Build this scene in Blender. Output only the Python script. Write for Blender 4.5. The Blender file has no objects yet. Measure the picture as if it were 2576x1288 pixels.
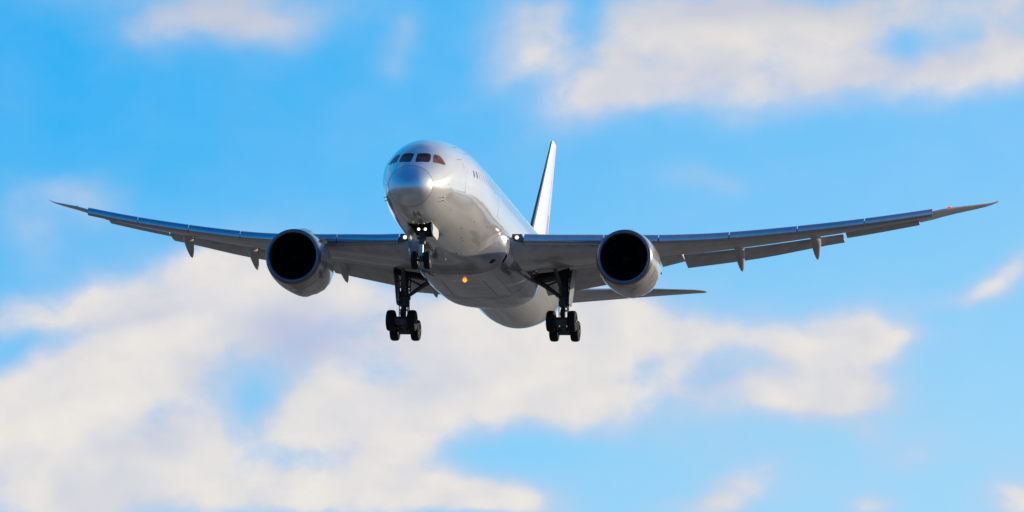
import bpy, bmesh, math, random
import numpy as np
from mathutils import Vector, Matrix
R = math.radians
random.seed(5)
S = bpy.context.scene
C = S.collection

# ------------------------------------------------------------------ camera, sky, sun, exposure
PX, DIST = 66.63, 335.59                  # photo pixels (of 4096) per metre at the airliner, metres to it
ELEV = R(6.0)                             # the camera looks up by this angle
cam = bpy.data.objects.new('camera', bpy.data.cameras.new('camera'))
C.objects.link(cam); S.camera = cam
cam.location = (0, 0, 1.7); cam.rotation_euler = (math.pi / 2 + ELEV, 0, 0)
cam.data.sensor_width = 36; cam.data.lens = 36 * PX * DIST / 4096
cam.data.clip_start = 1; cam.data.clip_end = 60000
S.view_settings.view_transform = 'Standard'; S.view_settings.look = 'None'
S.view_settings.exposure = 0; S.view_settings.gamma = 1

SUN_AZ, SUN_EL = R(117), R(11)            # azimuth measured from the way to the camera round to the right
sdir = Vector((math.sin(SUN_AZ) * math.cos(SUN_EL), -math.cos(SUN_AZ) * math.cos(SUN_EL), math.sin(SUN_EL)))
sun = bpy.data.objects.new('sun', bpy.data.lights.new('sun', 'SUN'))
C.objects.link(sun)
sun.data.energy = 5.0; sun.data.angle = R(0.5); sun.data.color = (1, .88, .71)
sun.rotation_euler = sdir.to_track_quat('Z', 'Y').to_euler()
sun.location = (300, 300, 200)

W = bpy.data.worlds.new('World'); S.world = W; W.use_nodes = True
W.cycles.sampling_method = 'MANUAL'; W.cycles.sample_map_resolution = 512
nt = W.node_tree; nt.nodes.clear()

class NB:
    """small helper that writes shader maths as nodes"""
    def __init__(s, t): s.t = t
    def node(s, k, **kw):
        n = s.t.nodes.new(k)
        for a, b in kw.items(): setattr(n, a, b)
        return n
    def put(s, sock, v):
        if hasattr(v, 'is_linked') or isinstance(v, bpy.types.NodeSocket): s.t.links.new(v, sock)
        else: sock.default_value = v
    def m(s, op, a, b=0.0, c=0.0, clamp=False):
        n = s.node('ShaderNodeMath', operation=op, use_clamp=clamp)
        s.put(n.inputs[0], a); s.put(n.inputs[1], b)
        if len(n.inputs) > 2: s.put(n.inputs[2], c)
        return n.outputs[0]
    def v(s, op, a, b=(0, 0, 0), out=0):
        n = s.node('ShaderNodeVectorMath', operation=op)
        s.put(n.inputs[0], a); s.put(n.inputs[1], b)
        return n.outputs[out]
    def noise(s, vec, scale, detail=4, rough=.5, out=0):
        n = s.node('ShaderNodeTexNoise'); s.put(n.inputs['Vector'], vec)
        n.inputs['Scale'].default_value = scale; n.inputs['Detail'].default_value = detail; n.inputs['Roughness'].default_value = rough
        return n.outputs[out]
    def ss(s, x, a, b, lo=0.0, hi=1.0):
        n = s.node('ShaderNodeMapRange', interpolation_type='SMOOTHSTEP')
        s.put(n.inputs[0], x)
        for i, q in enumerate((a, b, lo, hi)): s.put(n.inputs[i + 1], q)
        return n.outputs[0]
    def mix(s, f, a, b, blend='MIX'):
        n = s.node('ShaderNodeMix', data_type='RGBA', blend_type=blend)
        s.put(n.inputs[0], f); s.put(n.inputs[6], a); s.put(n.inputs[7], b)
        return n.outputs[2]
    def comb(s, x, y, z):
        n = s.node('ShaderNodeCombineXYZ')
        for i, q in enumerate((x, y, z)): s.put(n.inputs[i], q)
        return n.outputs[0]

def lin(r, g, b):
    f = lambda c: (c / 255 / 12.92) if c / 255 <= .04045 else ((c / 255 + .055) / 1.055) ** 2.4
    return (f(r), f(g), f(b), 1)

def build_sky():
    n = NB(nt)
    d = n.node('ShaderNodeTexCoord').outputs['Generated']
    sep = n.node('ShaderNodeSeparateXYZ'); nt.links.new(d, sep.inputs[0])
    x, y, z = sep.outputs
    az = n.m('MULTIPLY', n.m('ARCTAN2', x, y), 180 / math.pi)        # degrees right of north
    el = n.m('MULTIPLY', n.m('ARCSINE', z), 180 / math.pi)          # degrees above the horizon
    # clear sky: the physical sky, made bluer as in the photograph
    st = n.node('ShaderNodeTexSky', sky_type='NISHITA', sun_disc=False)
    st.sun_elevation = SUN_EL; st.sun_rotation = math.pi - SUN_AZ
    st.air_density = 1.0; st.dust_density = 0.3; st.ozone_density = 6.0; st.altitude = 0
    phys = n.mix(1.0, st.outputs[0], (.10, .10, .10, 1), 'MULTIPLY')
    # the part of the sky low over the runway: azure, paler to the right and downwards
    side = n.ss(az, -6.5, 6.5)
    up = n.ss(el, 2.6, 8.6)
    low = n.mix(side, lin(122, 204, 249), lin(156, 216, 250))
    high = n.mix(side, lin(6, 173, 244), lin(94, 191, 249))
    azure = n.mix(up, low, high)
    front = n.m('MULTIPLY', n.ss(n.m('ABSOLUTE', az), 100, 15), n.ss(el, 45, 12))
    deep = n.mix(n.ss(el, 2, 60), lin(20, 146, 224), lin(0, 92, 172))      # the rest of the dome, away from the sun
    deep = n.mix(n.ss(n.m('ABSOLUTE', el), 5.0, .0, 0.0, .65), deep, lin(205, 216, 232))     # haze on the horizon
    rest = n.mix(.12, deep, phys)
    clear = n.mix(front, rest, azure)
    glow = n.m('MAXIMUM', n.v('DOT_PRODUCT', d, tuple(sdir), out=1), 0.0)       # warm, bright air round the sun
    clear = n.mix(n.m('MULTIPLY', n.m('POWER', glow, 5.0), .85), clear, (1.25, 1.12, .95, 1))
    # cloud banks (degrees of azimuth and elevation)
    P = n.comb(az, el, 0.0)
    warp = n.v('SUBTRACT', n.noise(P, .75, 3, .55, 1), (.5, .5, .5))
    P2 = n.v('ADD', P, n.v('MULTIPLY', warp, (.55, .4, 0)))
    K = 10.5 / 2576
    sp2 = n.node('ShaderNodeSeparateXYZ'); nt.links.new(P2, sp2.inputs[0])
    def stack(banks, dens):
      for (px, py, rx, ry, rot, amp) in banks:
        mp = n.node('ShaderNodeMapping', vector_type='TEXTURE')
        nt.links.new(n.comb(sp2.outputs[0], sp2.outputs[1], dens), mp.inputs[0])   # z only orders the chain, its scale makes it nothing
        mp.inputs['Location'].default_value = ((px - 1288) * K, 6 - (py - 644) * K, 0)
        mp.inputs['Rotation'].default_value = (0, 0, R(rot)); mp.inputs['Scale'].default_value = (rx * K * 1.22, ry * K * 1.22, 1e6)
        r2 = n.v('DOT_PRODUCT', mp.outputs[0], mp.outputs[0], out=1)
        dens = n.m('MULTIPLY_ADD', n.m('POWER', .30, r2), amp, dens)
      return dens
    dens = stack(BANKS, 0.0)
    dusk = n.m('MULTIPLY_ADD', dens, 1e-6, stack(DUSKY, 0.0))
    Ps = n.v('MULTIPLY', P2, (1.0, 1.35, 1))
    f1 = n.noise(Ps, 1.0, 7, .53)
    f2 = n.noise(n.v('ADD', Ps, (.30, .18, 0)), .95, 3.0, .46)
    fn = n.m('SUBTRACT', f1, .5)
    banks = n.m('ADD', n.m('MULTIPLY', dens, n.m('MULTIPLY_ADD', fn, 2.1, 1.2)), n.m('MULTIPLY_ADD', fn, .8, .02))
    # the rest of the dome: broken cloud on a flat deck
    deck = n.comb(n.m('DIVIDE', x, n.m('ADD', n.m('ABSOLUTE', z), .22)), n.m('DIVIDE', y, n.m('ADD', n.m('ABSOLUTE', z), .22)), 0.0)
    g1 = n.m('MULTIPLY_ADD', n.noise(deck, 1.5, 7, .55), 4.0, n.m('MULTIPLY_ADD', n.ss(n.v('DOT_PRODUCT', d, (-.35, -.75, .56), out=1), -.1, .6), -.9, -1.9))
    g1 = n.m('ADD', g1, n.m('MULTIPLY', n.m('MULTIPLY', n.ss(az, 9, 22), n.ss(az, 120, 80)), n.m('MULTIPLY', n.ss(el, 55, 20), .7)))      # more cloud towards the sun
    near = n.m('MULTIPLY', n.ss(n.m('ABSOLUTE', az), 9.0, 6.0), n.ss(n.m('ABSOLUTE', n.m('SUBTRACT', el, 6.0)), 5.0, 3.2))
    den = n.m('ADD', n.m('MULTIPLY', banks, near), n.m('MULTIPLY', g1, n.m('SUBTRACT', 1.0, near)))
    cover = n.ss(den, -.3, 1.95)
    thick = n.ss(den, .5, 2.3)
    relief = n.m('MULTIPLY_ADD', n.m('SUBTRACT', f1, f2), 1.6, .55, clamp=True)
    warm = n.mix(relief, lin(214, 214, 222), lin(244, 237, 226))
    cloud = n.mix(thick, lin(192, 206, 234), warm)
    shade = n.m('MULTIPLY', n.ss(n.noise(n.v('ADD', Ps, (3.1, 7.7, 0)), .55, 3, .5), .48, .68), .55)      # lavender-grey undersides
    cloud = n.mix(shade, cloud, lin(200, 205, 220))
    cloud = n.mix(n.m('MULTIPLY', n.m('MULTIPLY', dusk, near), n.m('MULTIPLY_ADD', fn, 1.0, .9), clamp=True), cloud, lin(176, 188, 222))
    grey = n.ss(el, 7.4, 8.9)
    cloud = n.mix(n.m('MULTIPLY', grey, .45), cloud, lin(206, 204, 208))
    col = n.mix(n.m('MULTIPLY', cover, .97), clear, cloud)
    # below the horizon (behind the ground): ground haze
    bg = n.node('ShaderNodeBackground'); nt.links.new(col, bg.inputs[0]); bg.inputs[1].default_value = 1.0
    out = n.node('ShaderNodeOutputWorld'); nt.links.new(bg.outputs[0], out.inputs[0])

DUSKY = [   # lavender-grey undersides of the banks
 (790, 845, 160, 60, 0, .8), (700, 790, 130, 35, 0, .35), (1900, 10, 280, 40, 5, .7), (1800, 940, 70, 60, 0, .5), (430, 1090, 60, 60, 0, .35), (1080, 960, 110, 60, 20, .4), (2200, 180, 260, 40, 8, .45), (1650, 240, 160, 50, 20, .4), (560, 40, 220, 90, 0, .6), (330, 800, 160, 25, 10, .4),
]
BANKS = [
 (600, 1080, 420, 170, 0, .3), (1450, 980, 600, 150, 0, .3), (900, 1230, 350, 70, 0, .6), (700, 760, 220, 80, 0, .5), (330, 1000, 380, 170, 0, .5), (900, 1130, 260, 90, 0, .35), (1950, 215, 520, 60, 5, .4), (1550, 270, 130, 50, 20, .4), (120, 780, 200, 45, 5, .4), (2300, 870, 120, 60, 0, .3), (1880, 1220, 200, 60, 10, .25), (2540, 1230, 90, 60, 0, .4), (2150, 1120, 300, 120, 0, .16), (1300, 600, 500, 200, 0, .0),
 # centre px, py, radius x, y, turn, amount   (drawn-map units: 2576 across 10.5 degrees)
 (590, 20, 260, 95, 8, .95), (690, 80, 110, 45, 0, .3), (400, 95, 140, 40, 20, .3), (180, 0, 130, 30, 0, .35),
 (1020, 85, 40, 60, -30, .45), (985, 165, 35, 40, 0, .35),
 (1370, 115, 140, 90, 0, 1.0), (1350, 30, 90, 50, 0, .5), (1700, 130, 220, 130, 10, 1.1), (2050, 90, 330, 80, 8, 1.2), (2350, 30, 330, 50, 0, 1.0), (1500, 240, 150, 60, 20, .8),
 (2080, 190, 280, 55, 8, .75), (2500, 180, 150, 65, 10, .85), (2350, 225, 200, 45, 10, .4), (1230, 200, 120, 40, 20, .25), (2350, 190, 70, 25, 25, .5), (2540, 90, 60, 90, 0, .9), (1800, 30, 220, 60, 0, .8),
 (2290, 120, 60, 40, 0, -.7), (1475, 60, 40, 80, -10, -.7), (1900, 310, 80, 30, 0, .25),
 (1760, 445, 85, 32, -8, .5), (1830, 470, 40, 20, 0, .2),
 (60, 590, 90, 80, 0, .7), (220, 520, 130, 50, -10, .45), (150, 500, 50, 30, 0, .3),
 (80, 790, 180, 45, 0, .8), (250, 760, 140, 50, 10, .9), (430, 700, 190, 60, 15, 1.0), (620, 690, 180, 80, 0, 1.0), (760, 740, 160, 60, 10, .7),
 (260, 920, 300, 85, 28, 1.3), (420, 850, 230, 85, 25, 1.1), (560, 820, 200, 75, 30, .9), (90, 1060, 190, 100, 10, 1.2), (60, 1200, 220, 110, 0, 1.2), (250, 1080, 160, 90, 0, .9),
 (830, 860, 180, 75, 0, .55), (960, 800, 110, 60, 0, .5), (700, 660, 150, 60, 0, .5),
 (1080, 800, 230, 80, 0, 1.0), (1250, 880, 260, 100, 0, 1.2), (1480, 830, 240, 110, 0, 1.3), (1640, 800, 150, 80, -15, 1.1), (1800, 830, 150, 35, -10, .8), (1350, 1000, 270, 75, 0, 1.2), (1150, 1010, 170, 60, 0, .8), (1620, 980, 220, 80, 0, .6), (1780, 950, 60, 90, 0, -.12),
 (2080, 910, 150, 105, 0, 1.5), (2120, 830, 110, 45, 10, .9), (2250, 840, 100, 28, 0, .75), (2000, 1000, 170, 45, 0, .8), (2130, 960, 90, 70, 0, .8),
 (800, 1040, 110, 70, 25, 1.1), (920, 1060, 140, 80, 0, .9), (880, 1000, 100, 40, 0, .5), (1000, 1130, 90, 45, 20, .9), (980, 1190, 180, 50, 0, .7),
 (500, 1090, 90, 60, 15, .9), (520, 1180, 75, 90, 0, .9), (380, 1150, 130, 60, 10, .8), (200, 1260, 240, 60, 0, 1.0), (660, 1230, 180, 50, 0, .9), (820, 1250, 160, 40, 0, .8),
 (1180, 1235, 180, 40, 0, 1.2), (1300, 1275, 120, 30, 0, 1.0), (1080, 1270, 200, 30, 0, .8),
 (1860, 1220, 110, 40, 20, .75), (1780, 1265, 130, 25, 0, .5), (2200, 1280, 70, 28, 0, 1.0), (2540, 1270, 80, 45, 0, 1.5), (2300, 1150, 90, 40, 15, .35), (2180, 1060, 60, 60, 0, .2),
 (2545, 690, 100, 34, 48, 1.15), (2440, 760, 110, 26, 10, .6),
 (30, 880, 60, 20, 30, -.3), (650, 1000, 70, 60, 0, -.55), (640, 1230, 45, 30, 0, -.3), (1300, 1120, 230, 35, 0, -.5),
]
build_sky()

# ------------------------------------------------------------------ materials
MATS = {}
def mat(name, col, metallic=0.0, rough=.4, coat=0.0, coat_rough=.03, vary=.0, vscale=1.5, bump=0.0, bscale=.5, emit=None, estr=0.0, spec=.5, streak=False):
    if name in MATS: return MATS[name]
    m = bpy.data.materials.new(name); m.use_nodes = True
    t = m.node_tree; n = NB(t); b = t.nodes['Principled BSDF']
    oc = n.node('ShaderNodeTexCoord').outputs['Object']
    c4 = (*col[:3], 1)
    if vary:
        vec = n.v('MULTIPLY', oc, (1, .18, 1)) if streak else oc
        f = n.noise(vec, vscale, 6, .6)
        dark = tuple(q * (1 - vary) for q in col[:3]) + (1,)
        lite = tuple(min(1, q * (1 + vary * .35)) for q in col[:3]) + (1,)
        t.links.new(n.mix(n.ss(f, .3, .72), dark, lite), b.inputs['Base Color'])
        t.links.new(n.m('MULTIPLY_ADD', n.noise(vec, vscale * 2.3, 5), .25 * rough + .05, rough * .85), b.inputs['Roughness'])
    else:
        b.inputs['Base Color'].default_value = c4; b.inputs['Roughness'].default_value = rough
    b.inputs['Metallic'].default_value = metallic
    b.inputs['Coat Weight'].default_value = coat; b.inputs['Coat Roughness'].default_value = coat_rough
    b.inputs['Specular IOR Level'].default_value = spec
    if bump:
        bp = n.node('ShaderNodeBump'); bp.inputs['Strength'].default_value = 1.0; bp.inputs['Distance'].default_value = bump
        t.links.new(n.noise(oc, bscale, 2, .4), bp.inputs['Height']); t.links.new(bp.outputs[0], b.inputs['Normal'])
        t.links.new(bp.outputs[0], b.inputs['Coat Normal'])
    if emit:
        b.inputs['Emission Color'].default_value = (*emit, 1); b.inputs['Emission Strength'].default_value = estr
    MATS[name] = m
    return m
PAINT = mat('pearl white paint', (.89, .86, .80), .50, .09, .8, .02, vary=.12, vscale=.55, bump=.011, bscale=.75, streak=True)
RADOME = mat('radome paint', (.84, .84, .84), .76, .32, .2, .15, vary=.06, vscale=.8, bump=.008, bscale=.8)
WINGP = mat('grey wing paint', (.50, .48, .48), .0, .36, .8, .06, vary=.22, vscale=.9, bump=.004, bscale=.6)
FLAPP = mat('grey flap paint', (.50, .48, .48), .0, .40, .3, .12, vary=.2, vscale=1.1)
FAIRP = mat('grey fairing paint', (.37, .365, .39), .3, .15, .7, .04, vary=.3, vscale=.9, bump=.026, bscale=.7, streak=True)
SLATM = mat('bare slat metal', (.48, .52, .57), .9, .17, .0, vary=.10, vscale=1.2, bump=.004, bscale=.9)
REFLP = mat('pale reflection strip paint', (.62, .60, .59), 0, .35, .4)  # pale colour for the reflection band painted under the wing
NACP = mat('nacelle paint', (.55, .50, .455), .4, .17, .6, .03, vary=.26, vscale=1.3, bump=.032, bscale=.8)
LIPM = mat('inlet lip metal', (.20, .20, .25), .9, .30, .0, vary=.12, vscale=2)
LINER = mat('dark inlet liner', (.012, .012, .014), 0, .6, spec=.2)
BLADE = mat('black fan blade', (.010, .010, .012), 0, .5, spec=.2)
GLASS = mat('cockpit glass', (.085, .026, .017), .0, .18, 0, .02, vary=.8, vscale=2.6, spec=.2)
SIDEGL = mat('sunlit side glass', (.30, .095, .06), .0, .22, 0, .02, vary=.5, vscale=3, spec=.35)  # brighter copy of the glass: sunlit interior put into its colour
CABGL = mat('cabin window glass', (.06, .05, .12), .0, .15, .4)
SHADE = mat('closed window shade', (.50, .47, .56), .2, .25, .4)
JOINT = mat('radome joint', (.24, .24, .26), 0, .5)
FAINT = mat('faint panel joint', (.42, .41, .43), .2, .5)
SEAM = mat('dark seam', (.10, .10, .12), 0, .6)
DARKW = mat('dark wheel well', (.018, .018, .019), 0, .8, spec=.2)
TYRE = mat('tyre rubber', (.012, .012, .013), 0, .75, spec=.25, vary=.3, vscale=6)
RIM = mat('dusty wheel hub', (.055, .052, .05), .3, .5)
GEARM = mat('grey gear steel', (.085, .09, .095), .3, .5, vary=.35, vscale=4)
CHROME = mat('oleo chrome', (.62, .56, .50), .3, .35)
DOORP = mat('white gear door paint', (.70, .68, .64), .0, .35, .4)
TITAN = mat('exhaust metal', (.30, .27, .24), .9, .35)
LAMP = mat('lit landing lamp', (1, .9, .8), 0, .3, emit=(1, .78, .56), estr=1.5)
LAMPR = mat('lit gear lamp', (1, .85, .75), 0, .3, emit=(1, .78, .66), estr=3)
BEACON = mat('lit orange beacon', (1, .3, .05), 0, .3, emit=(1, .15, .012), estr=5)
NAVR = mat('red navigation lamp', (.8, .05, .04), 0, .2, emit=(1, .10, .07), estr=.8)
NAVG = mat('green navigation lamp', (.05, .6, .35), 0, .2, emit=(.05, .9, .5), estr=.12)
ROSE = mat('rose emblem and reflection paint', (.62, .20, .30), 0, .35, .4, vary=.2, vscale=2)
FINP = mat('white fin paint', (.84, .82, .79), .15, .3, .5, .05, vary=.06, vscale=.8)
FINLE = mat('shade-dark leading edge metal', (.16, .19, .24), .8, .35)
LEGDOOR = mat('dark grey leg door', (.16, .16, .165), 0, .45, vary=.2, vscale=2)
ROSEP = mat('pale rose rudder paint', (.82, .62, .66), .1, .3, .4)
GROUND = mat('dry airfield grass', (.28, .23, .165), 0, 1.0, vary=.65, vscale=.022, spec=.1)

# ------------------------------------------------------------------ mesh helpers (airliner coordinates: X to port, Y aft from the nose, Z up)
OFF = Vector((0, 27.4, -5.6))
ROOT = bpy.data.objects.new('airliner', None)
def obj(name, bm, m, parent=None, smooth=35, off=True):
    if off: bmesh.ops.translate(bm, verts=bm.verts, vec=-OFF)
    bmesh.ops.recalc_face_normals(bm, faces=bm.faces)
    me = bpy.data.meshes.new(name); bm.to_mesh(me); bm.free()
    for k in (m if isinstance(m, (list, tuple)) else [m]): me.materials.append(k)
    o = bpy.data.objects.new(name, me); C.objects.link(o)
    me.shade_smooth()
    if smooth: me.set_sharp_from_angle(angle=R(smooth))
    if parent is not None: o.parent = parent
    return o
def loft(bm, rings, cyclic=True, caps=True, mi=0):
    vs = [[bm.verts.new(p) for p in r] for r in rings]
    for a, b in zip(vs, vs[1:]):
        k = len(a)
        for i in range(k if cyclic else k - 1):
            j = (i + 1) % k
            f = bm.faces.new((a[i], a[j], b[j], b[i])); f.material_index = mi
    if caps and cyclic:
        for r in (vs[0], vs[-1]): bm.faces.new(r).material_index = mi
    return vs
def tube(bm, a, b, r0, r1=None, k=14, caps=True):
    a, b = Vector(a), Vector(b); r1 = r0 if r1 is None else r1
    q = (b - a).to_track_quat('Z', 'Y')
    rg = []
    for p, r in ((a, r0), (b, r1)):
        rg.append([p + q @ Vector((r * math.cos(t * 2 * math.pi / k), r * math.sin(t * 2 * math.pi / k), 0)) for t in range(k)])
    loft(bm, rg, True, caps)
def box(bm, c, s, rot=None):
    mx = Matrix.Translation(Vector(c)) @ (rot.to_4x4() if rot else Matrix.Identity(4)) @ Matrix.Diagonal((*s, 1))
    r = bmesh.ops.create_cube(bm, size=1, matrix=mx)
    es = list({e for v in r['verts'] for e in v.link_edges})
    bmesh.ops.bevel(bm, geom=es, offset=min(s) * .18, segments=2, profile=.6, affect='EDGES')
def revolve(bm, prof, c, k=64, axis='Y', mi=0, squash=None):
    """prof: (along, radius) pairs, turned about an axis through c"""
    rg = []
    for a, r in prof:
        ring = []
        for i in range(k):
            t = i * 2 * math.pi / k
            u, w = r * math.sin(t), r * math.cos(t)
            p = Vector((u, a, w)) if axis == 'Y' else Vector((a, u, w))
            ring.append(p + Vector(c))
        rg.append(ring)
    return loft(bm, rg, True, False, mi)
def pchip(xs, ys):
    xs = np.array(xs, float); ys = np.array(ys, float); h = np.diff(xs); dl = np.diff(ys) / h
    d = np.zeros_like(ys)
    for i in range(1, len(xs) - 1):
        if dl[i - 1] * dl[i] > 0:
            w1, w2 = 2 * h[i] + h[i - 1], h[i] + 2 * h[i - 1]
            d[i] = (w1 + w2) / (w1 / dl[i - 1] + w2 / dl[i])
    d[0], d[-1] = dl[0], dl[-1]
    def f(x):
        x = min(max(x, xs[0]), xs[-1]); i = int(min(max(np.searchsorted(xs, x) - 1, 0), len(h) - 1))
        t = (x - xs[i]) / h[i]
        return float((1 + 2 * t) * (1 - t) ** 2 * ys[i] + t * (1 - t) ** 2 * h[i] * d[i] + t * t * (3 - 2 * t) * ys[i + 1] + t * t * (t - 1) * h[i] * d[i + 1])
    return f

# ------------------------------------------------------------------ fuselage surface
FT = [(0, -1.28, -1.28, 0), (.08, -.93, -1.62, .34), (.25, -.64, -1.88, .62), (.5, -.36, -2.09, .90), (.95, .0, -2.34, 1.24), (1.5, .36, -2.51, 1.50),
      (2.2, .82, -2.65, 1.75), (3, 1.38, -2.75, 1.97), (4, 1.90, -2.83, 2.15), (5, 2.25, -2.88, 2.29), (6, 2.49, -2.92, 2.44), (7, 2.67, -2.95, 2.58),
      (8.5, 2.87, -2.97, 2.74), (10, 2.95, -2.97, 2.84), (11.5, 2.97, -2.97, 2.885), (37.5, 2.97, -2.97, 2.885), (40, 2.97, -2.86, 2.87), (43, 2.96, -2.33, 2.72),
      (46, 2.92, -1.52, 2.4), (49, 2.78, -.66, 1.9), (52, 2.5, .2, 1.3), (54.5, 2.15, .9, .75), (56.3, 1.85, 1.3, .32), (56.7, 1.68, 1.46, .1)]
_t = [math.sqrt(a[0]) for a in FT]
f_top, f_bot, f_w = (pchip(_t, [a[i] for a in FT]) for i in (1, 2, 3))
def fus(Y, th, lift=0.0):
    """point on the skin: th = angle from the top, positive to port"""
    t = math.sqrt(max(Y, 0)); zt, zb, w = f_top(t), f_bot(t), f_w(t)
    zc = .5 * (zt + zb) + .04 * (zt - zb)
    return Vector(((w + lift) * math.sin(th), Y, zc + ((zt - zc) if math.cos(th) > 0 else (zc - zb)) * math.cos(th) + lift * math.cos(th)))
def fus_n(Y, th):
    a = fus(Y + .01, th) - fus(max(Y - .01, 0), th); b = fus(Y, th + .005) - fus(Y, th - .005)
    n = b.cross(a); n.normalize()
    if n.dot(Vector((math.sin(th), -.2, math.cos(th)))) < 0: n.negate()
    return n
def patch(bm, corners, h=.008, nu=8, nv=8, depth=.03, surf=fus, nrm=fus_n, rnd=0.0):
    """a curved plate lying on the skin: corners are four (Y, th), in order"""
    def at(u, v):
        (a, b, c, d) = corners
        return tuple((a[i] * (1 - u) + b[i] * u) * (1 - v) + (d[i] * (1 - u) + c[i] * u) * v for i in (0, 1))
    def sq(u, v):           # pull the corners in a little
        if not rnd: return u, v
        a, b = 2 * u - 1, 2 * v - 1
        k = 1 - rnd * (a * a * b * b) ** 2
        return (a * k + 1) / 2, (b * k + 1) / 2
    top, bot = [], []
    for j in range(nv + 1):
        tr, br = [], []
        for i in range(nu + 1):
            Y, th = at(*sq(i / nu, j / nv)); p, q = surf(Y, th), nrm(Y, th)
            tr.append(bm.verts.new(p + q * h)); br.append(bm.verts.new(p - q * depth))
        top.append(tr); bot.append(br)
    for j in range(nv):
        for i in range(nu):
            bm.faces.new((top[j][i], top[j][i + 1], top[j + 1][i + 1], top[j + 1][i]))
            bm.faces.new((bot[j][i], bot[j + 1][i], bot[j + 1][i + 1], bot[j][i + 1]))
    edge = [(0, i) for i in range(nu)] + [(j, nu) for j in range(nv)] + [(nv, i) for i in range(nu, 0, -1)] + [(j, 0) for j in range(nv, 0, -1)]
    for k, (j, i) in enumerate(edge):
        j2, i2 = edge[(k + 1) % len(edge)]
        bm.faces.new((top[j][i], bot[j][i], bot[j2][i2], top[j2][i2]))

#SURF_END
# ------------------------------------------------------------------ the airliner
C.objects.link(ROOT)
ROOT['label'] = 'white twin-engine jet airliner landing with wheels, slats and flaps down'
ROOT['category'] = 'airplane'
yaw, pit, rol = R(-8.78), R(-10.07), R(1.72)
RM = Matrix.Rotation(pit, 3, 'X') @ Matrix.Rotation(yaw, 3, 'Z') @ Matrix.Rotation(rol, 3, 'Y')
camm = Matrix.Rotation(ELEV, 3, 'X')
wm = camm @ RM
loc = Vector((0, 0, 1.7)) + camm @ (Vector((-1.96, DIST, .90)) + RM @ (OFF - Vector((0, 25, 0))))
ROOT.matrix_world = Matrix.Translation(loc) @ wm.to_4x4()

def fuselage():
    bm = bmesh.new()
    ys = [.97] + [(.11 * k) ** 2 for k in range(9, 31)] + list(np.linspace(11.5, 37.5, 27)) + list(np.linspace(38, 56.7, 40))
    K = 72
    rings = [[fus(Y, i * 2 * math.pi / K) for i in range(K)] for Y in ys]
    vs = loft(bm, rings, True, False)
    bm.faces.new(vs[0]); bm.faces.new(vs[-1])
    o = obj('fuselage', bm, [PAINT, DARKW], ROOT, 50)
    # cut the open nose wheel well out of the belly
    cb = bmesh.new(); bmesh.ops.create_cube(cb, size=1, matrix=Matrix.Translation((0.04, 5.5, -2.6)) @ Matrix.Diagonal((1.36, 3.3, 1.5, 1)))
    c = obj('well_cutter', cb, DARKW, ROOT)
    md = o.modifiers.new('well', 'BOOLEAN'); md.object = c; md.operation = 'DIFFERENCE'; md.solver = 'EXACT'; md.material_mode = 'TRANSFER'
    dg = bpy.context.evaluated_depsgraph_get(); dg.update()
    me = bpy.data.meshes.new_from_object(o.evaluated_get(dg)); o.modifiers.clear(); o.data = me
    cm = c.data; bpy.data.objects.remove(c); bpy.data.meshes.remove(cm)
    return o
FUS = fuselage()
bm = bmesh.new(); K = 72
vs = loft(bm, [[fus(Y, i * 2 * math.pi / K) for i in range(K)] for Y in [(.07 * k) ** 2 for k in range(1, 14)] + [.962]], True, False)
tip = bm.verts.new((0, 0, -1.28))
for i in range(K): bm.faces.new((tip, vs[0][i], vs[0][(i + 1) % K]))
bm.faces.new(vs[-1]); obj('radome', bm, RADOME, FUS, 60)

# cockpit windows: (Y, angle) corners on the port side, mirrored to starboard
WIN = [[(2.38, .040), (2.68, .445), (1.80, .575), (1.33, .085)], [(2.76, .515), (2.98, .690), (2.80, 1.05), (1.98, .655)]]
for sgn in (1, -1):
    for q in WIN:
        bm = bmesh.new(); patch(bm, [(Y, sgn * th) for Y, th in q], .006, 10, 8, rnd=.12)
        obj('cockpit_window', bm, GLASS if q is WIN[0] else SIDEGL, FUS)
for sgn in (1, -1):                                     # wipers parked under the front panes
    bm = bmesh.new(); Y0 = WIN[0][0][0] - .05
    tube(bm, fus(Y0, sgn * .05) + fus_n(Y0, 0) * .03, fus(Y0 + .05, sgn * .38) + fus_n(Y0, sgn * .3) * .03, .018, .012, 6)
    obj('wiper', bm, SEAM, FUS)
def seam_ring(Y, w, th0=0, th1=2 * math.pi, k=96, h=.004, name='panel_seam'):
    bm = bmesh.new(); rg = []
    for yy in (Y - w, Y + w): rg.append([fus(yy, th0 + (th1 - th0) * i / k) + fus_n(yy, th0 + (th1 - th0) * i / k) * h for i in range(k + 1)])
    loft(bm, rg, False); return obj(name, bm, JOINT, FUS)
seam_ring(.97, .014, name='radome_seam')
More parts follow.
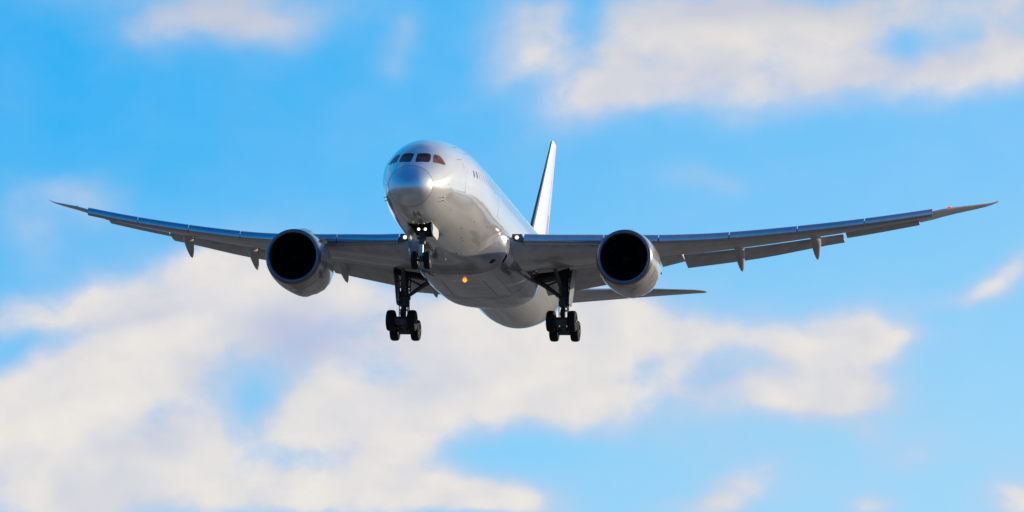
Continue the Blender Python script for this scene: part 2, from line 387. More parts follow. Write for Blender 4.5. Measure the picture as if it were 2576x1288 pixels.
# cabin windows
def cab(bm, Y, s):
    patch(bm, [(Y - .13, s * 1.25), (Y + .13, s * 1.25), (Y + .13, s * 1.42), (Y - .13, s * 1.42)], .005, 2, 3, rnd=.25)
DOORY = [6.0, 14.6, 34.2, 45.2]
ws = [Y for Y in np.arange(7.2, 44.4, .61) if min(abs(Y - d) for d in DOORY) > .8]
for Y in ws:
    bm = bmesh.new(); cab(bm, Y, 1); obj('cabin_window', bm, CABGL if Y < 7.9 else SHADE, FUS)
bm = bmesh.new()
for Y in ws: cab(bm, Y, -1)
o = obj('cabin_windows', bm, CABGL, FUS); o['kind'] = 'stuff'
for s in (1, -1):                                       # doors as thin outlined plates
    for Y in DOORY:
        bm = bmesh.new(); hw, a, b = .53, 1.12, 1.80
        patch(bm, [(Y - hw, s * a), (Y + hw, s * a), (Y + hw, s * b), (Y - hw, s * b)], .006, 6, 10, rnd=.1)
        d = obj('cabin_door', bm, PAINT, FUS)
        bm = bmesh.new()
        for (q0, q1) in (((Y - hw - .03, a), (Y - hw, b)), ((Y + hw, a), (Y + hw + .03, b)), ((Y - hw, a - .01), (Y + hw, a)), ((Y - hw, b), (Y + hw, b + .01))):
            patch(bm, [(q0[0], s * q0[1]), (q1[0], s * q0[1]), (q1[0], s * q1[1]), (q0[0], s * q1[1])], .003, 2, 6)
        obj('door_outline', bm, FAINT, d)
        bm = bmesh.new(); patch(bm, [(Y - .1, s * 1.27), (Y + .1, s * 1.27), (Y + .1, s * 1.36), (Y - .1, s * 1.36)], .010, 2, 2, rnd=.2); obj('door_window', bm, SHADE, d)
# small ports, drains, probes and blade aerials on the nose and belly
for Y, th, a, b in ((2.3, 2.35, .05, .03), (3.0, 2.0, .06, .03), (3.3, 2.75, .05, .04), (4.4, 2.25, .07, .04), (8.2, 2.45, .09, .05), (9.9, 2.6, .10, .06), (10.6, 2.62, .08, .05), (9.4, 2.2, .05, .05), (12.6, 2.1, .12, .05), (13.0, 2.9, .16, .05), (7.0, 2.95, .06, .05), (3.1, -2.6, .05, .04), (2.6, 1.62, .05, .03)):
    bm = bmesh.new(); patch(bm, [(Y - a, th - b / 3), (Y + a, th - b / 3), (Y + a, th + b / 3), (Y - a, th + b / 3)], .005, 2, 2, rnd=.2); obj('service_port', bm, SEAM, FUS)
for Y, th in ((2.2, 2.0), (2.45, 2.1), (2.2, -2.0), (2.45, -2.1)):
    bm = bmesh.new(); p, q = fus(Y, th), fus_n(Y, th)
    tube(bm, p - q * .02, p + q * .10, .025, .02, 8); tube(bm, p + q * .10 + Vector((0, .03, 0)), p + q * .10 - Vector((0, .2, 0)), .02, .01, 8); obj('pitot_probe', bm, GEARM, FUS)
for Y, th, h in ((13.2, math.pi, .32), (24.0, 0, .3), (42.5, math.pi, .3)):
    bm = bmesh.new(); p = fus(Y, th); z = 1 if th == 0 else -1
    loft(bm, [[p + Vector((sx * w, yy * c + dy, z * (hh))) for sx, yy in ((0, -1), (1, -.3), (.7, .6), (0, 1), (-.7, .6), (-1, -.3))] for w, c, dy, hh in ((.035, .22, 0, -.03), (.02, .14, .12, h))])
    obj('blade_aerial', bm, DOORP, FUS)
for k, (Y, th) in enumerate(((5.2, 1.02), (7.6, .8), (6.4, .62))):   # roof panel lines
    bm = bmesh.new(); patch(bm, [(Y - .5, th), (Y + .5, th), (Y + .5, th + .012), (Y - .5, th + .012)], .003, 6, 1); obj('panel_seam', bm, SEAM, FUS)

# ------------------------------------------------------------------ belly fairing
BT = [(9.0, .25, -2.93), (11.0, .75, -2.99), (13.0, 1.2, -3.02), (14.6, 1.7, -3.05), (15.8, 2.2, -3.10), (16.6, 2.7, -3.19), (16.9, 2.85, -3.23), (17.2, 2.95, -3.36), (18.5, 3.05, -3.40), (21, 3.18, -3.43), (25, 3.26, -3.47), (28, 3.2, -3.45), (29.5, 3.06, -3.34), (30.8, 2.8, -3.14), (32, 2.4, -2.92), (33.4, 1.8, -2.66)]
b_w, b_z = pchip([a[0] for a in BT], [a[1] for a in BT]), pchip([a[0] for a in BT], [a[2] for a in BT])
def fair(Y, th):
    w, zb = b_w(Y), b_z(Y); zc = -1.35; c, s = math.cos(th), math.sin(th); e = 2 / 2.7
    return Vector((w * math.copysign(abs(s) ** e, s), Y, zc + ((zc - zb) if c < 0 else 1.0) * math.copysign(abs(c) ** e, c)))
def fair_n(Y, th):
    a = fair(Y + .02, th) - fair(Y - .02, th); b = fair(Y, th + .01) - fair(Y, th - .01); n = b.cross(a); n.normalize()
    if n.dot(Vector((math.sin(th), 0, math.cos(th)))) < 0: n.negate()
    return n
bm = bmesh.new(); K = 64
loft(bm, [[fair(Y, i * 2 * math.pi / K) for i in range(K)] for Y in np.concatenate([np.linspace(9.0, 16.8, 24), np.linspace(16.88, 17.25, 8), np.linspace(17.6, 28, 16), np.linspace(28.3, 33.4, 18)])])
BF = obj('belly_fairing', bm, FAIRP, ROOT, 50)
for s in (1, -1):
    for Y0, t0, t1, w in ((16.62, 2.38, 2.19, .13), (17.50, 2.12, 1.86, .17)):
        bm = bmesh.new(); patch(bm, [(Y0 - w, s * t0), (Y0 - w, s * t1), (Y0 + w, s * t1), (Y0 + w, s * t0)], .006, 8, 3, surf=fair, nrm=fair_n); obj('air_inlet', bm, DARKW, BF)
for s in (1, -1):                                       # main gear bay doors, closed, as plates with shadow gaps
    bm = bmesh.new(); patch(bm, [(25.4, s * 2.56), (28.9, s * 2.56), (28.9, s * 3.12), (25.4, s * 3.12)], .012, 10, 8, surf=fair, nrm=fair_n, rnd=.04)
    obj('bay_door', bm, FAIRP, BF)
for Y, t0, t1 in ((17.28, 2.2, 4.08), (24.9, 2.2, 4.08), (29.4, 2.3, 3.98)):
    bm = bmesh.new(); loft(bm, [[fair(Y + d, t0 + (t1 - t0) * i / 40) + fair_n(Y, t0 + (t1 - t0) * i / 40) * .005 for i in range(41)] for d in (-.02, .02)], False); obj('panel_seam', bm, SEAM, BF)
for th in (2.55, 2.86, 3.45):
    bm = bmesh.new(); loft(bm, [[fair(19.4 + .3 * i, th + d) + fair_n(19.4 + .3 * i, th) * .005 for i in range(18)] for d in (-.004, .004)], False); obj('panel_seam', bm, SEAM, BF)
bm = bmesh.new(); p = fair(18.9, math.pi) + Vector((.22, 0, 0))
revolve(bm, [(0.0, .001), (0.0, .001)], (0, 0, -99), 3); bm.clear()
bmesh.ops.create_uvsphere(bm, u_segments=16, v_segments=10, radius=.12, matrix=Matrix.Translation(p + Vector((0, 0, -.03))) @ Matrix.Diagonal((1, 1.25, .9, 1)))
o = obj('beacon_light', bm, BEACON, BF)

# ------------------------------------------------------------------ wings
LEx = pchip([2, 3.34, 15, 26, 27.2, 28.6, 29.5, 30.05], [17.4, 18.34, 26.5, 34.2, 35.2, 36.8, 38.0, 38.75])
TEx = pchip([2, 3, 9.5, 12, 20, 26, 28, 29.3, 30.05], [31.4, 31.5, 31.8, 32.3, 34.8, 37.1, 38.2, 39.0, 39.3])
ZTOP = pchip([2, 3.68, 5.1, 7.4, 9.45, 10.44, 13.4, 16.5, 19.9, 22.1, 24.7, 26.33, 27.5, 28.7, 29.78, 30.1],
             [-.92, -.69, -.54, -.25, .0, .12, .575, 1.21, 2.0, 2.55, 3.27, 3.76, 4.13, 4.52, 4.92, 5.10])
def slat_scale(X): return float(np.interp(X, [3, 26], [1.0, .80]))
def zc_of(X):
    return ZTOP(X) - float(np.interp(X, [3, 10, 20, 26, 27.2, 29, 30.1], [.42, .34, .27, .24, .13, .06, .02]))
def inc(X): return R(float(np.interp(X, [3, 7.5, 12, 20, 26, 30], [.8, .2, -1.2, -1.9, -1.4, -1.2])))
def nac(x): return 2 * (1.4845 * math.sqrt(x) - .63 * x - 1.758 * x * x + 1.4215 * x ** 3 - .5075 * x ** 4)
def section(s, X, f0=0.0, f1=1.0, n=28):
    """wing section between chord fractions, upper side then lower side back"""
    y0, ch, zc, i = LEx(X) + .12, TEx(X) - LEx(X) - .12, zc_of(X), inc(X)
    tu, tl = (float(np.interp(X, [3, 12, 26, 30], q)) for q in ([.050, .048, .050, .040], [.075, .060, .050, .035]))
    def pt(x, up):
        z = (tu if up else -tl) * nac(x) * ch
        if not up and f1 < 1: z += (tu * nac(f1) * ch - .05 + tl * nac(f1) * ch) * max(0, (x / f1 - .35) / .65) ** 1.6    # cove over the flaps
        yy = x * ch
        return Vector((s * X, y0 + yy * math.cos(i), zc + z - yy * math.sin(i)))
    xs = [f0 + (f1 - f0) * (1 - math.cos(math.pi * k / n)) / 2 for k in range(n + 1)]
    return [pt(x, True) for x in xs] + [pt(x, False) for x in reversed(xs[(1 if f0 == 0 else 0):])]
def flap_sec(s, X, a, b, th, n=8):
    """thin aerofoil from point a (leading) to b (trailing), th = thickness"""
    a, b = Vector((s * X, *a)), Vector((s * X, *b)); d = b - a; nr = Vector((0, -d.z, d.y)).normalized()
    xs = [(1 - math.cos(math.pi * k / n)) / 2 for k in range(n + 1)]
    up = [a + d * x + nr * th * .5 * nac(x) for x in xs]; lo = [a + d * x - nr * th * .32 * nac(x) for x in reversed(xs[1:-1])]
    return up + lo
def fte(X):          # fixed trailing edge, where the flaps hang
    p = section(1, X, 0, .74)[28]; return p.y, p.z
ITE = pchip([3, 4.74, 6.3, 10.35], [-2.28, -1.93, -1.62, -.76])
OTE = pchip([11.4, 11.69, 15.63, 20.97, 21.3], [-.42, -.37, .38, 1.76, 1.83])
def wing(s):
    bm = bmesh.new()
    X1 = [2.0, 3.34] + list(np.linspace(4, 21, 18))
    loft(bm, [section(s, X, 0, .74) for X in X1] + [section(s, X, 0, .74) for X in (22.5, 24, 25.5)])
    loft(bm, [section(s, X, 0, 1) for X in (25.501, 26.2, 26.9, 27.6, 28.2, 28.8, 29.3, 29.7, 29.95, 30.08)])
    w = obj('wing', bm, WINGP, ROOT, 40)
    # slats
    prof = [(.42, -.03), (.15, .0), (-.05, -.02), (-.19, -.08), (-.29, -.18), (-.345, -.31), (-.36, -.44), (-.33, -.55), (-.24, -.63), (-.08, -.66), (-.05, -.62), (-.12, -.5), (-.13, -.36), (-.04, -.2), (.2, -.10), (.41, -.06)]
    for x0, x1 in ((3.75, 8.0), (8.06, 11.0), (11.06, 14.9), (14.96, 18.7), (18.76, 22.5), (22.56, 26.4)):
        bm = bmesh.new(); rg = []
        for X in np.linspace(x0, x1, 8):
            k = slat_scale(X); y0, z0 = LEx(X) + .08, ZTOP(X)
            rg.append([Vector((s * X, y0 + a * k, z0 + b * k)) for a, b in prof])
        loft(bm, rg); obj('slat', bm, SLATM, w, 50)
    # flaps
    for nm, x0, x1, teZ, teY, th in (('inboard_flap', 3.2, 10.15, ITE, .55, .36), ('outboard_flap', 11.72, 21.0, OTE, .25, .26)):
        bm = bmesh.new(); rg = []
        for X in np.linspace(x0, x1, 10):
            y, z = fte(X); rg.append(flap_sec(s, X, (y - .02, z - .20), (TEx(X) + teY, teZ(X) + .17 * teY), th))
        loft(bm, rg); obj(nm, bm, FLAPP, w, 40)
    for nm, x0, x1, dz in (('flaperon', 10.25, 11.6, -.42), ('aileron', 21.15, 25.45, -.22)):
        bm = bmesh.new(); rg = []
        for X in np.linspace(x0, x1, 5):
            y, z = fte(X)
            rg.append(flap_sec(s, X, (y - .02, z - .03), (TEx(X), z + dz + (.0 if nm == 'aileron' else (.15 * (X - 10.25)))), .26 if nm == 'flaperon' else .2))
        loft(bm, rg); obj(nm, bm, FLAPP, w, 40)
    # flap track fairings (canoes)
    for X, zt, Ya, L in ((3.75, -2.24, .9, 4.6), (9.3, -1.38, .3, 4.0), (15.05, -.54, -.65, 3.3), (19.5, .46, -.75, 2.7)):
        bm = bmesh.new(); y1 = TEx(X) + Ya; y, z = fte(X); rg = []
        for k in range(13):
            t = k / 12; yy = y1 - L * (1 - t)
            zz = z - .30 + (zt - z + .30) * max(0, (t - .35) / .65) ** 1.15
            r = max(.012, (math.sin(math.pi * min(1, t * .95 + .05)) ** .55) * (1 - .25 * t))
            hw, hh = .35 * r, .42 * r
            rg.append([Vector((s * X + hw * math.sin(a), yy, zz + hh * math.cos(a) + .1 * (1 - t))) for a in [q * 2 * math.pi / 16 for q in range(16)]])
        loft(bm, rg); obj('flap_track_fairing', bm, FLAPP, w, 60)
    for f0, f1, x1, mm, nm in ((.53, .55, 11.6, REFLP, 'reflection_strip'), (.60, .604, 20.5, SEAM, 'panel_seam'), (.30, .303, 24, SEAM, 'panel_seam')):  # pale ridge standing in for a reflected band, then two dark seams
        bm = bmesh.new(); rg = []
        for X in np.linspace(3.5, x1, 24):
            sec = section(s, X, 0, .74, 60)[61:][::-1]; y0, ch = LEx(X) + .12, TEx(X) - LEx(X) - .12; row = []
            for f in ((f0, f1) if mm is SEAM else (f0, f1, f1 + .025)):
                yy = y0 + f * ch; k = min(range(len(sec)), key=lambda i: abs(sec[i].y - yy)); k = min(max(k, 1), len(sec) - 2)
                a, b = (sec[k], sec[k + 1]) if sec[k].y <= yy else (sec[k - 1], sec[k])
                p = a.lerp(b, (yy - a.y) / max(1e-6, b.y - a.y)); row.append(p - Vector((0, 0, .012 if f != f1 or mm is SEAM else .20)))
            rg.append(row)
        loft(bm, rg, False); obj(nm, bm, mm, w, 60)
    # lights
    bm = bmesh.new(); c = Vector((s * 3.34, 18.28, -.97))
    bmesh.ops.create_uvsphere(bm, u_segments=16, v_segments=10, radius=.115, matrix=Matrix.Translation(c + Vector((0, .03, 0))) @ Matrix.Diagonal((1, .4, 1, 1))); obj('landing_light', bm, LAMP, w)
    bm = bmesh.new(); box(bm, c + Vector((0, .22, 0)), (.62, .36, .44)); obj('lamp_housing', bm, SEAM, w)
    bm = bmesh.new(); X = 27.35
    bmesh.ops.create_uvsphere(bm, u_segments=12, v_segments=8, radius=.08 if s > 0 else .055, matrix=Matrix.Translation((s * X, LEx(X) + .05, zc_of(X) + .04)) @ Matrix.Diagonal((1.6, 1, .8, 1))); obj('navigation_light', bm, NAVR if s > 0 else NAVG, w)
    return w
for s in (1, -1): wing(s)

# ------------------------------------------------------------------ engines
def engine(s):
    c = Vector((s * 9.84, 17.25, -2.28))
    bm = bmesh.new()
    prof = [(.30, 1.66), (.55, 1.705), (1.2, 1.765), (2.2, 1.80), (3.2, 1.775), (4.2, 1.67), (4.9, 1.55), (5.15, 1.50)]
    rg = revolve(bm, prof, c, 72)
    for i, v in enumerate(rg[-1]): v.co.y += .05 * abs(i % 4 - 2)        # chevron edge
    inner = revolve(bm, [(5.13, 1.46), (4.2, 1.52), (3.0, 1.5), (2.2, 1.45)], c, 72)
    for a, b in ((rg[-1], inner[0]),):
        for i in range(72):
            j = (i + 1) % 72; bm.faces.new((a[i], a[j], b[j], b[i]))
    for v in bm.verts:                                                      # slightly flattened belly with a service keel
        d = v.co - c
        if d.z < -1.45 and 2.2 < d.y < 4.6 and math.hypot(d.x, d.z) > 1.6: v.co.z -= .11 * math.exp(-(d.x / .42) ** 2)
    e = obj('engine', bm, NACP, ROOT, 40)
    bm = bmesh.new()
    revolve(bm, [(.305, 1.662), (.17, 1.632), (.07, 1.59), (.015, 1.54), (0, 1.48), (.03, 1.425), (.10, 1.385), (.22, 1.355)], c, 72); obj('inlet_lip', bm, LIPM, e, 60)
    bm = bmesh.new(); revolve(bm, [(.221, 1.354), (.5, 1.35), (1.0, 1.40), (1.9, 1.43), (1.95, .3)], c, 72); obj('inlet_duct', bm, LINER, e, 60)
    bm = bmesh.new()
    for k in range(18):
        a0 = k * 2 * math.pi / 18; rg = []
        for r, tw, wd in ((.36, .25, .16), (.7, .55, .2), (1.05, .8, .25), (1.39, 1.0, .24)):
            ring = []
            for q in (-1, 1):
                for th in (.012, -.012):
                    a = a0 + .12 * (r - .36) + q * wd * math.sin(tw) / r
                    ring.append(c + Vector((r * math.sin(a), 1.35 + q * wd * math.cos(tw) + th, r * math.cos(a))))
            rg.append([ring[0], ring[2], ring[3], ring[1]])
        loft(bm, rg)
    obj('fan', bm, BLADE, e, 30)
    bm = bmesh.new(); revolve(bm, [(.72, .005), (.80, .08), (.95, .19), (1.15, .30), (1.4, .38), (1.7, .40)], c, 32); obj('spinner', bm, BLADE, e, 60)
    bm = bmesh.new(); revolve(bm, [(3.6, 1.05), (4.6, 1.05), (5.6, .92), (6.3, .74), (6.4, .70), (6.0, .66), (5.0, .6)], c, 48)
    revolve(bm, [(5.2, .5), (6.2, .46), (6.8, .25), (7.1, .03)], c, 32); obj('exhaust_nozzle', bm, TITAN, e, 60)
    bm = bmesh.new(); rg = []                                               # pylon
    for y, zb, zt, w in ((1.6, 1.45, 1.82, .10), (2.6, 1.3, 2.10, .24), (4.2, 1.2, 2.32, .30), (6.0, .9, 2.35, .30), (7.8, 1.2, 2.2, .22), (9.6, 1.7, 2.0, .05)):
        rg.append([c + Vector((q * w, y, z)) for q, z in ((-1, zb), (1, zb), (1, zt - .1), (.5, zt), (-.5, zt), (-1, zt - .1))])
    loft(bm, rg); obj('pylon', bm, NACP, e, 40)
    bm = bmesh.new(); a = R(50) * -s; b0 = c + Vector((1.70 * math.sin(a), 1.0, 1.72 * math.cos(a))); n = Vector((math.sin(a), 0, math.cos(a)))
    loft(bm, [[b0 + n * h + Vector((0, y, 0)) + Vector((n.z, 0, -n.x)) * w for y, w in ((y0, 0), (.5, .02), (1.7, .02), (1.8, 0), (1.7, -.02), (.5, -.02))] for h, y0 in ((-.05, 0), (.32, .75))]); obj('nacelle_strake', bm, NACP, e)
    bm = bmesh.new(); k = 72
    loft(bm, [[c + Vector(((1.772 + .004) * math.sin(t), y, (1.772 + .004) * math.cos(t))) for t in [i * 2 * math.pi / k for i in range(k)]] for y in (1.30, 1.33)], True, False); obj('panel_seam', bm, SEAM, e)
for s in (1, -1): engine(s)

# ------------------------------------------------------------------ tail
def tail():
    def vsec(z, le, te, t, f0=0.0, f1=1.0, n=12):
        xs = [f0 + (f1 - f0) * (1 - math.cos(math.pi * k / n)) / 2 for k in range(n + 1)]; ch = te - le
        return [Vector((t * .5 * nac(x) * ch, le + x * ch, z)) for x in xs] + [Vector((-t * .5 * nac(x) * ch, le + x * ch, z)) for x in reversed(xs[(1 if f0 == 0 else 0):])]
    LEz = pchip([2.2, 3.2, 4.5, 11.0, 11.4, 11.58], [41.5, 43.6, 45.0, 51.9, 52.32, 52.62]); TEz = pchip([2.2, 5.4, 11.58], [50.9, 52.2, 54.65])
    zs = [2.2, 3, 4, 5, 6.5, 8, 9.5, 10.8, 11.3, 11.48, 11.58]
    bm = bmesh.new(); loft(bm, [vsec(z, LEz(z), TEz(z), .085, 0, .70) for z in zs]); f = obj('tail_fin', bm, FINP, ROOT, 40)
    bm = bmesh.new(); loft(bm, [vsec(z, LEz(z), TEz(z), .0838, .703, 1.0) for z in [3.4] + zs[2:]]); obj('rudder', bm, ROSEP, f, 40)
    bm = bmesh.new(); loft(bm, [vsec(z, LEz(z) - .012, TEz(z), .089, 0, .035) for z in [3.3] + zs[2:-1]]); obj('leading_edge', bm, FINLE, f, 40)  # metal strip darkened to stand in for the shaded side of the edge
    for s in (1, -1):                                   # rose-coloured emblem on each side, plus a painted reflection line along the hinge
        for z0, z1, ya, yb, yc, yd in ((3.6, 9.0, .675, .695, .675, .695), (3.6, 6.4, .74, .96, .78, .88)):
            bm = bmesh.new(); rg = []
            for k in range(13):
                z = z0 + (z1 - z0) * k / 12; t = k / 12; le, ch = LEz(z), TEz(z) - LEz(z)
                row = []
                for q in range(7):
                    x = (ya + (yc - ya) * t) + ((yb - ya) * (1 - t) + (yd - yc) * t) * q / 6
                    row.append(Vector((s * (.085 * .5 * nac(x) * ch + .006), le + x * ch, z)))
                rg.append(row)
            loft(bm, rg, False); obj('tail_emblem_and_reflection', bm, ROSE, f, 60)
    for s in (1, -1):
        LEh = pchip([.4, 9.3, 9.75, 10.0], [48.0, 54.75, 55.3, 55.75]); TEh = pchip([.4, 9.3, 10.0], [53.4, 56.1, 56.4])
        def hsec(X, f0, f1, n=10):
            ch = TEh(X) - LEh(X); z = .97 + (X - 1) * .135; t = .095
            xs = [f0 + (f1 - f0) * (1 - math.cos(math.pi * k / n)) / 2 for k in range(n + 1)]
            return [Vector((s * X, LEh(X) + x * ch, z + t * .5 * nac(x) * ch)) for x in xs] + [Vector((s * X, LEh(X) + x * ch, z - t * .5 * nac(x) * ch)) for x in reversed(xs[(1 if f0 == 0 else 0):])]
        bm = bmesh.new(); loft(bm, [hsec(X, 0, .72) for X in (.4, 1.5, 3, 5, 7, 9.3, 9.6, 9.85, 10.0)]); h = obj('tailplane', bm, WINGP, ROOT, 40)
        bm = bmesh.new(); loft(bm, [hsec(X, .723, 1.0) for X in (1.3, 3, 5, 7, 9.3, 9.6, 9.85)]); obj('elevator', bm, FLAPP, h, 40)
tail()

# ------------------------------------------------------------------ wheels and legs
def tyre_bm(c, r, w):
    bm = bmesh.new(); h = w / 2
    revolve(bm, [(-h * .62, r * .52), (-h * .92, r * .62), (-h, r * .76), (-h * .93, r * .88), (-h * .72, r * .96), (-h * .42, r * .995), (-h * .40, r * .985), (-h * .16, r * .99), (-h * .14, r), (h * .14, r), (h * .16, r * .99), (h * .40, r * .985), (h * .42, r * .995), (h * .72, r * .96), (h * .93, r * .88), (h, r * .76), (h * .92, r * .62), (h * .62, r * .52)], c, 40, 'X')
    return bm
def rim_bm(c, r, w):
    bm = bmesh.new(); h = w / 2
    revolve(bm, [(-h * .2, r * .01), (-h * .45, r * .18), (-h * .35, r * .3), (-h * .5, r * .46), (-h * .66, r * .53), (h * .66, r * .53), (h * .5, r * .46), (h * .35, r * .3), (h * .45, r * .18), (h * .2, r * .01)], c, 28, 'X')
    return bm
def nose_gear():
    a = Vector((0.05, 4.96, -4.67)); bm = bmesh.new()
    tube(bm, (-.01, 5.05, -2.2), (.0, 5.02, -3.1), .065, .07, 14); tube(bm, (.03, 5.0, -3.02), (.05, 5.0, -3.72), .14, .14, 18); tube(bm, (.05, 5.0, -3.45), (.05, 5.0, -3.75), .21, .19, 18)
    g = obj('nose_landing_gear', bm, GEARM, ROOT, 40)
    bm = bmesh.new(); tube(bm, (.05, 5.0, -3.72), (.05, 4.96, -4.5), .085, .085, 16); obj('oleo_piston', bm, CHROME, g)
    bm = bmesh.new(); tube(bm, a - Vector((.42, 0, 0)), a + Vector((.42, 0, 0)), .07); tube(bm, (.05, 4.96, -4.45), (.05, 4.96, -4.75), .13, .13); obj('axle', bm, GEARM, g)
    for s in (1, -1):
        c = a + Vector((s * .36, 0, 0))
        obj('tyre', tyre_bm(c, .52, .38), TYRE, g, 40); obj('wheel_rim', rim_bm(c, .52, .38), RIM, g, 40)
        bm = bmesh.new(); p = Vector((-.012 + s * .19, 5.16, -2.85))
        revolve(bm, [(.14, .02), (.14, .07), (-.02, .115), (-.02, .095), (.02, .088)], p, 18); obj('lamp_housing', bm, GEARM, g)
        bm = bmesh.new(); bmesh.ops.create_uvsphere(bm, u_segments=14, v_segments=8, radius=.078, matrix=Matrix.Translation(p + Vector((0, .02, 0))) @ Matrix.Diagonal((1, .25, 1, 1))); obj('gear_light', bm, LAMPR, g)
        bm = bmesh.new(); tube(bm, (.05 + s * .12, 5.0, -3.3), (.05 + s * .35, 6.0, -2.5), .06, .06, 10); obj('drag_brace', bm, GEARM, g)
        bm = bmesh.new(); tube(bm, (.05 + s * .26, 4.86, -3.42), (.05 + s * .06, 4.86, -3.42), .085, .085, 12); obj('steering_actuator', bm, SEAM, g)
        bm = bmesh.new(); rot = Matrix.Rotation(R(-7 * s), 3, 'Y')                  # well doors, hinged along the opening
        rg = []
        for y, h in ((4.0, .66), (4.25, .80), (5.6, .84), (5.95, .55)):
            rg.append([Vector((.04 + s * (.70 + q * .045 + zz * .04), y, -2.74 - zz * h * .8)) for q, zz in ((-1, 0), (-1.3, .5), (-.6, 1), (.6, 1), (1.5, .5), (1, 0))])
        loft(bm, rg); obj('gear_door', bm, DOORP, g, 30)
    bm = bmesh.new()
    loft(bm, [[Vector((.05 + q * w, y, z)) for q in (-1, 1)] + [Vector((.05 + q * w, y + .04, z)) for q in (1, -1)] for w, y, z in ((.06, 5.13, -3.7), (.09, 5.45, -4.05), (.06, 5.12, -4.5))]); obj('torque_link', bm, GEARM, g)
    bm = bmesh.new(); box(bm, (.05, 4.75, -3.2), (.30, .10, .16)); tube(bm, (-.28, 4.9, -3.05), (.34, 4.9, -3.05), .05); obj('lamp_bracket', bm, GEARM, g)
nose_gear()

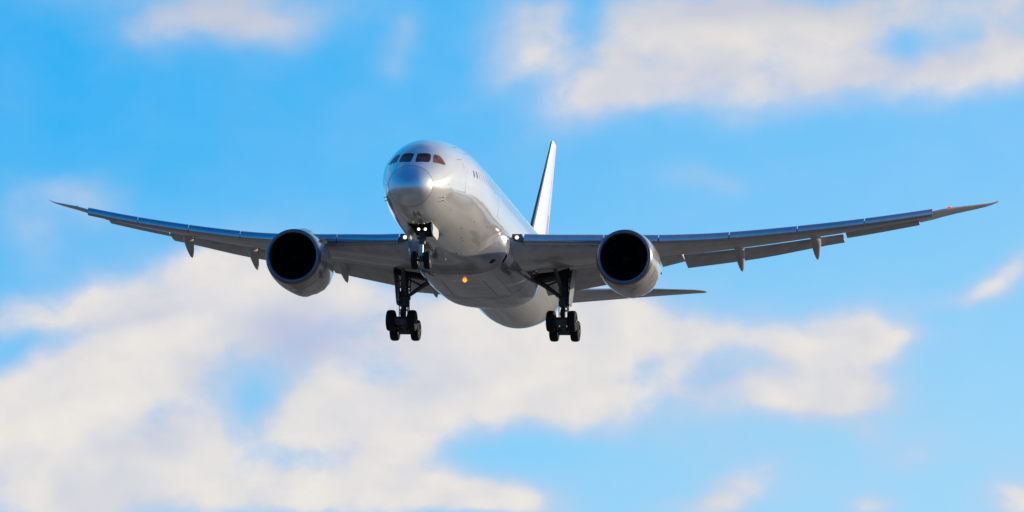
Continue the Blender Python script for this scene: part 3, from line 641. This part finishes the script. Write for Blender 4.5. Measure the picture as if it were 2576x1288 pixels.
def main_gear(s):
    T = Vector((s * 4.88, 27.4, -4.77)); tilt = R(14.6)
    fwd = Vector((0, -math.cos(tilt), math.sin(tilt)))
    top = Vector((s * 4.9, 27.45, -1.0)); bm = bmesh.new()
    tube(bm, top, (s * 4.88, 27.4, -3.5), .25, .22, 20); tube(bm, (s * 4.88, 27.4, -3.42), (s * 4.88, 27.4, -3.62), .27, .25, 20); tube(bm, (s * 4.9, 27.4, -2.7), (s * 4.9, 27.4, -3.0), .29, .29, 18)
    g = obj('main_landing_gear', bm, GEARM, ROOT, 40)
    bm = bmesh.new(); tube(bm, (s * 4.88, 27.4, -3.6), T + Vector((0, 0, .1)), .145, .145, 18); obj('oleo_piston', bm, GEARM, g)
    bm = bmesh.new(); tube(bm, T + fwd * .9, T - fwd * .9, .16, .16, 14); box(bm, T + Vector((0, 0, .05)), (.36, .5, .42)); obj('truck_beam', bm, GEARM, g)
    for k in (.73, -.73):
        p = T + fwd * k
        bm = bmesh.new(); tube(bm, p - Vector((.9, 0, 0)), p + Vector((.9, 0, 0)), .10); tube(bm, p - Vector((.40, 0, 0)), p + Vector((.40, 0, 0)), .25, .25, 18); obj('axle', bm, GEARM, g)
        for q in (1, -1):
            c = p + Vector((q * .64, 0, 0))
            obj('tyre', tyre_bm(c, .645, .52), TYRE, g, 40); obj('wheel_rim', rim_bm(c, .645, .52), RIM, g, 40)
    bm = bmesh.new(); tube(bm, (s * 4.75, 27.4, -3.05), (s * 3.75, 27.3, -2.35), .10, .14, 12); tube(bm, (s * 3.8, 27.3, -2.38), (s * 2.7, 27.2, -1.75), .15, .12, 12); tube(bm, (s * 3.8, 27.3, -2.35), (s * 4.75, 27.4, -1.9), .055, .055, 8); obj('side_brace', bm, GEARM, g)
    bm = bmesh.new(); tube(bm, (s * 4.85, 27.2, -3.0), (s * 4.6, 24.9, -1.5), .10, .11, 12); tube(bm, (s * 4.87, 26.4, -2.45), (s * 4.88, 27.3, -1.8), .045, .045, 8); obj('drag_brace', bm, GEARM, g)
    bm = bmesh.new()
    loft(bm, [[T + Vector((q * w, y, z)) for q in (-1, 1)] + [T + Vector((q * w, y + .06, z)) for q in (1, -1)] for w, y, z in ((.12, -.22, 1.15), (.16, -.55, .68), (.10, -.24, .2))]); obj('torque_link', bm, GEARM, g)
    bm = bmesh.new()                                    # hoses, brake lines and the truck positioner
    for (x0, y0, z0), (x1, y1, z1), r in (((.30, -.1, -2.9), (.24, -.25, -3.7), .035), ((.24, -.25, -3.7), (.30, -.35, -4.2), .03), ((-.30, -.1, -2.5), (-.26, -.2, -3.8), .03), ((-.26, -.2, -3.8), (-.20, -.45, -4.35), .03), ((.22, .3, -3.0), (.22, .6, -4.5), .05), ((-.22, .25, -2.2), (-.3, .3, -3.5), .03), ((.33, 0, -1.6), (.34, 0, -3.2), .04)):
        tube(bm, (s * 4.88 + x0, 27.4 + y0, z0), (s * 4.88 + x1, 27.4 + y1, z1), r, r, 8)
    for z, w in ((-2.45, .40), (-3.1, .42), (-3.52, .44), (-3.85, .3)): box(bm, (s * 4.88 + random.uniform(-.05, .05), 27.25, z), (w * 1.5, .12, .10))
    obj('brake_lines', bm, GEARM, g)
    bm = bmesh.new()                                    # the door carried on the outside of the leg
    rg = []
    for z, y0, y1, x in ((-1.35, -.75, .95, .62), (-2.2, -.72, .95, .50), (-3.1, -.62, .85, .42), (-3.5, -.45, .6, .39)):
        rg.append([Vector((s * (4.88 + x + dx), 27.3 + y, z)) for y, dx in ((y0, 0), (.5 * (y0 + y1), .05), (y1, 0), (y1, -.05), (.5 * (y0 + y1), -.01), (y0, -.05))])
    loft(bm, rg); d = obj('gear_door', bm, LEGDOOR, g, 40)
    bm = bmesh.new(); tube(bm, (s * 4.9, 27.3, -3.3), (s * 5.32, 27.2, -3.35), .04); tube(bm, (s * 4.9, 27.3, -2.0), (s * 5.4, 27.2, -2.1), .04); obj('door_link', bm, GEARM, d)
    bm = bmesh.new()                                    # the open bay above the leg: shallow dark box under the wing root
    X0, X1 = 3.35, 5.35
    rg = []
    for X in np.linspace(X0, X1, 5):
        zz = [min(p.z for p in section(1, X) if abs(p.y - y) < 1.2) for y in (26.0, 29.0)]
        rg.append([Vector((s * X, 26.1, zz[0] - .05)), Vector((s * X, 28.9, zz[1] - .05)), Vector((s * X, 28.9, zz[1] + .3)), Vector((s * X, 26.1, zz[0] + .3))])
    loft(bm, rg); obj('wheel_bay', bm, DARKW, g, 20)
for s in (1, -1): main_gear(s)

# ------------------------------------------------------------------ the airfield under the flight path
bm = bmesh.new(); rg = []
for r in (40, 120, 400, 1500, 6000, 25000):
    rg.append([Vector((r * math.cos(a), r * math.sin(a), 0)) for a in [i * 2 * math.pi / 64 for i in range(64)]])
vs = loft(bm, rg, True, False); bm.faces.new(vs[0])
o = obj('ground', bm, GROUND, None, 0, False); o['kind'] = 'structure'
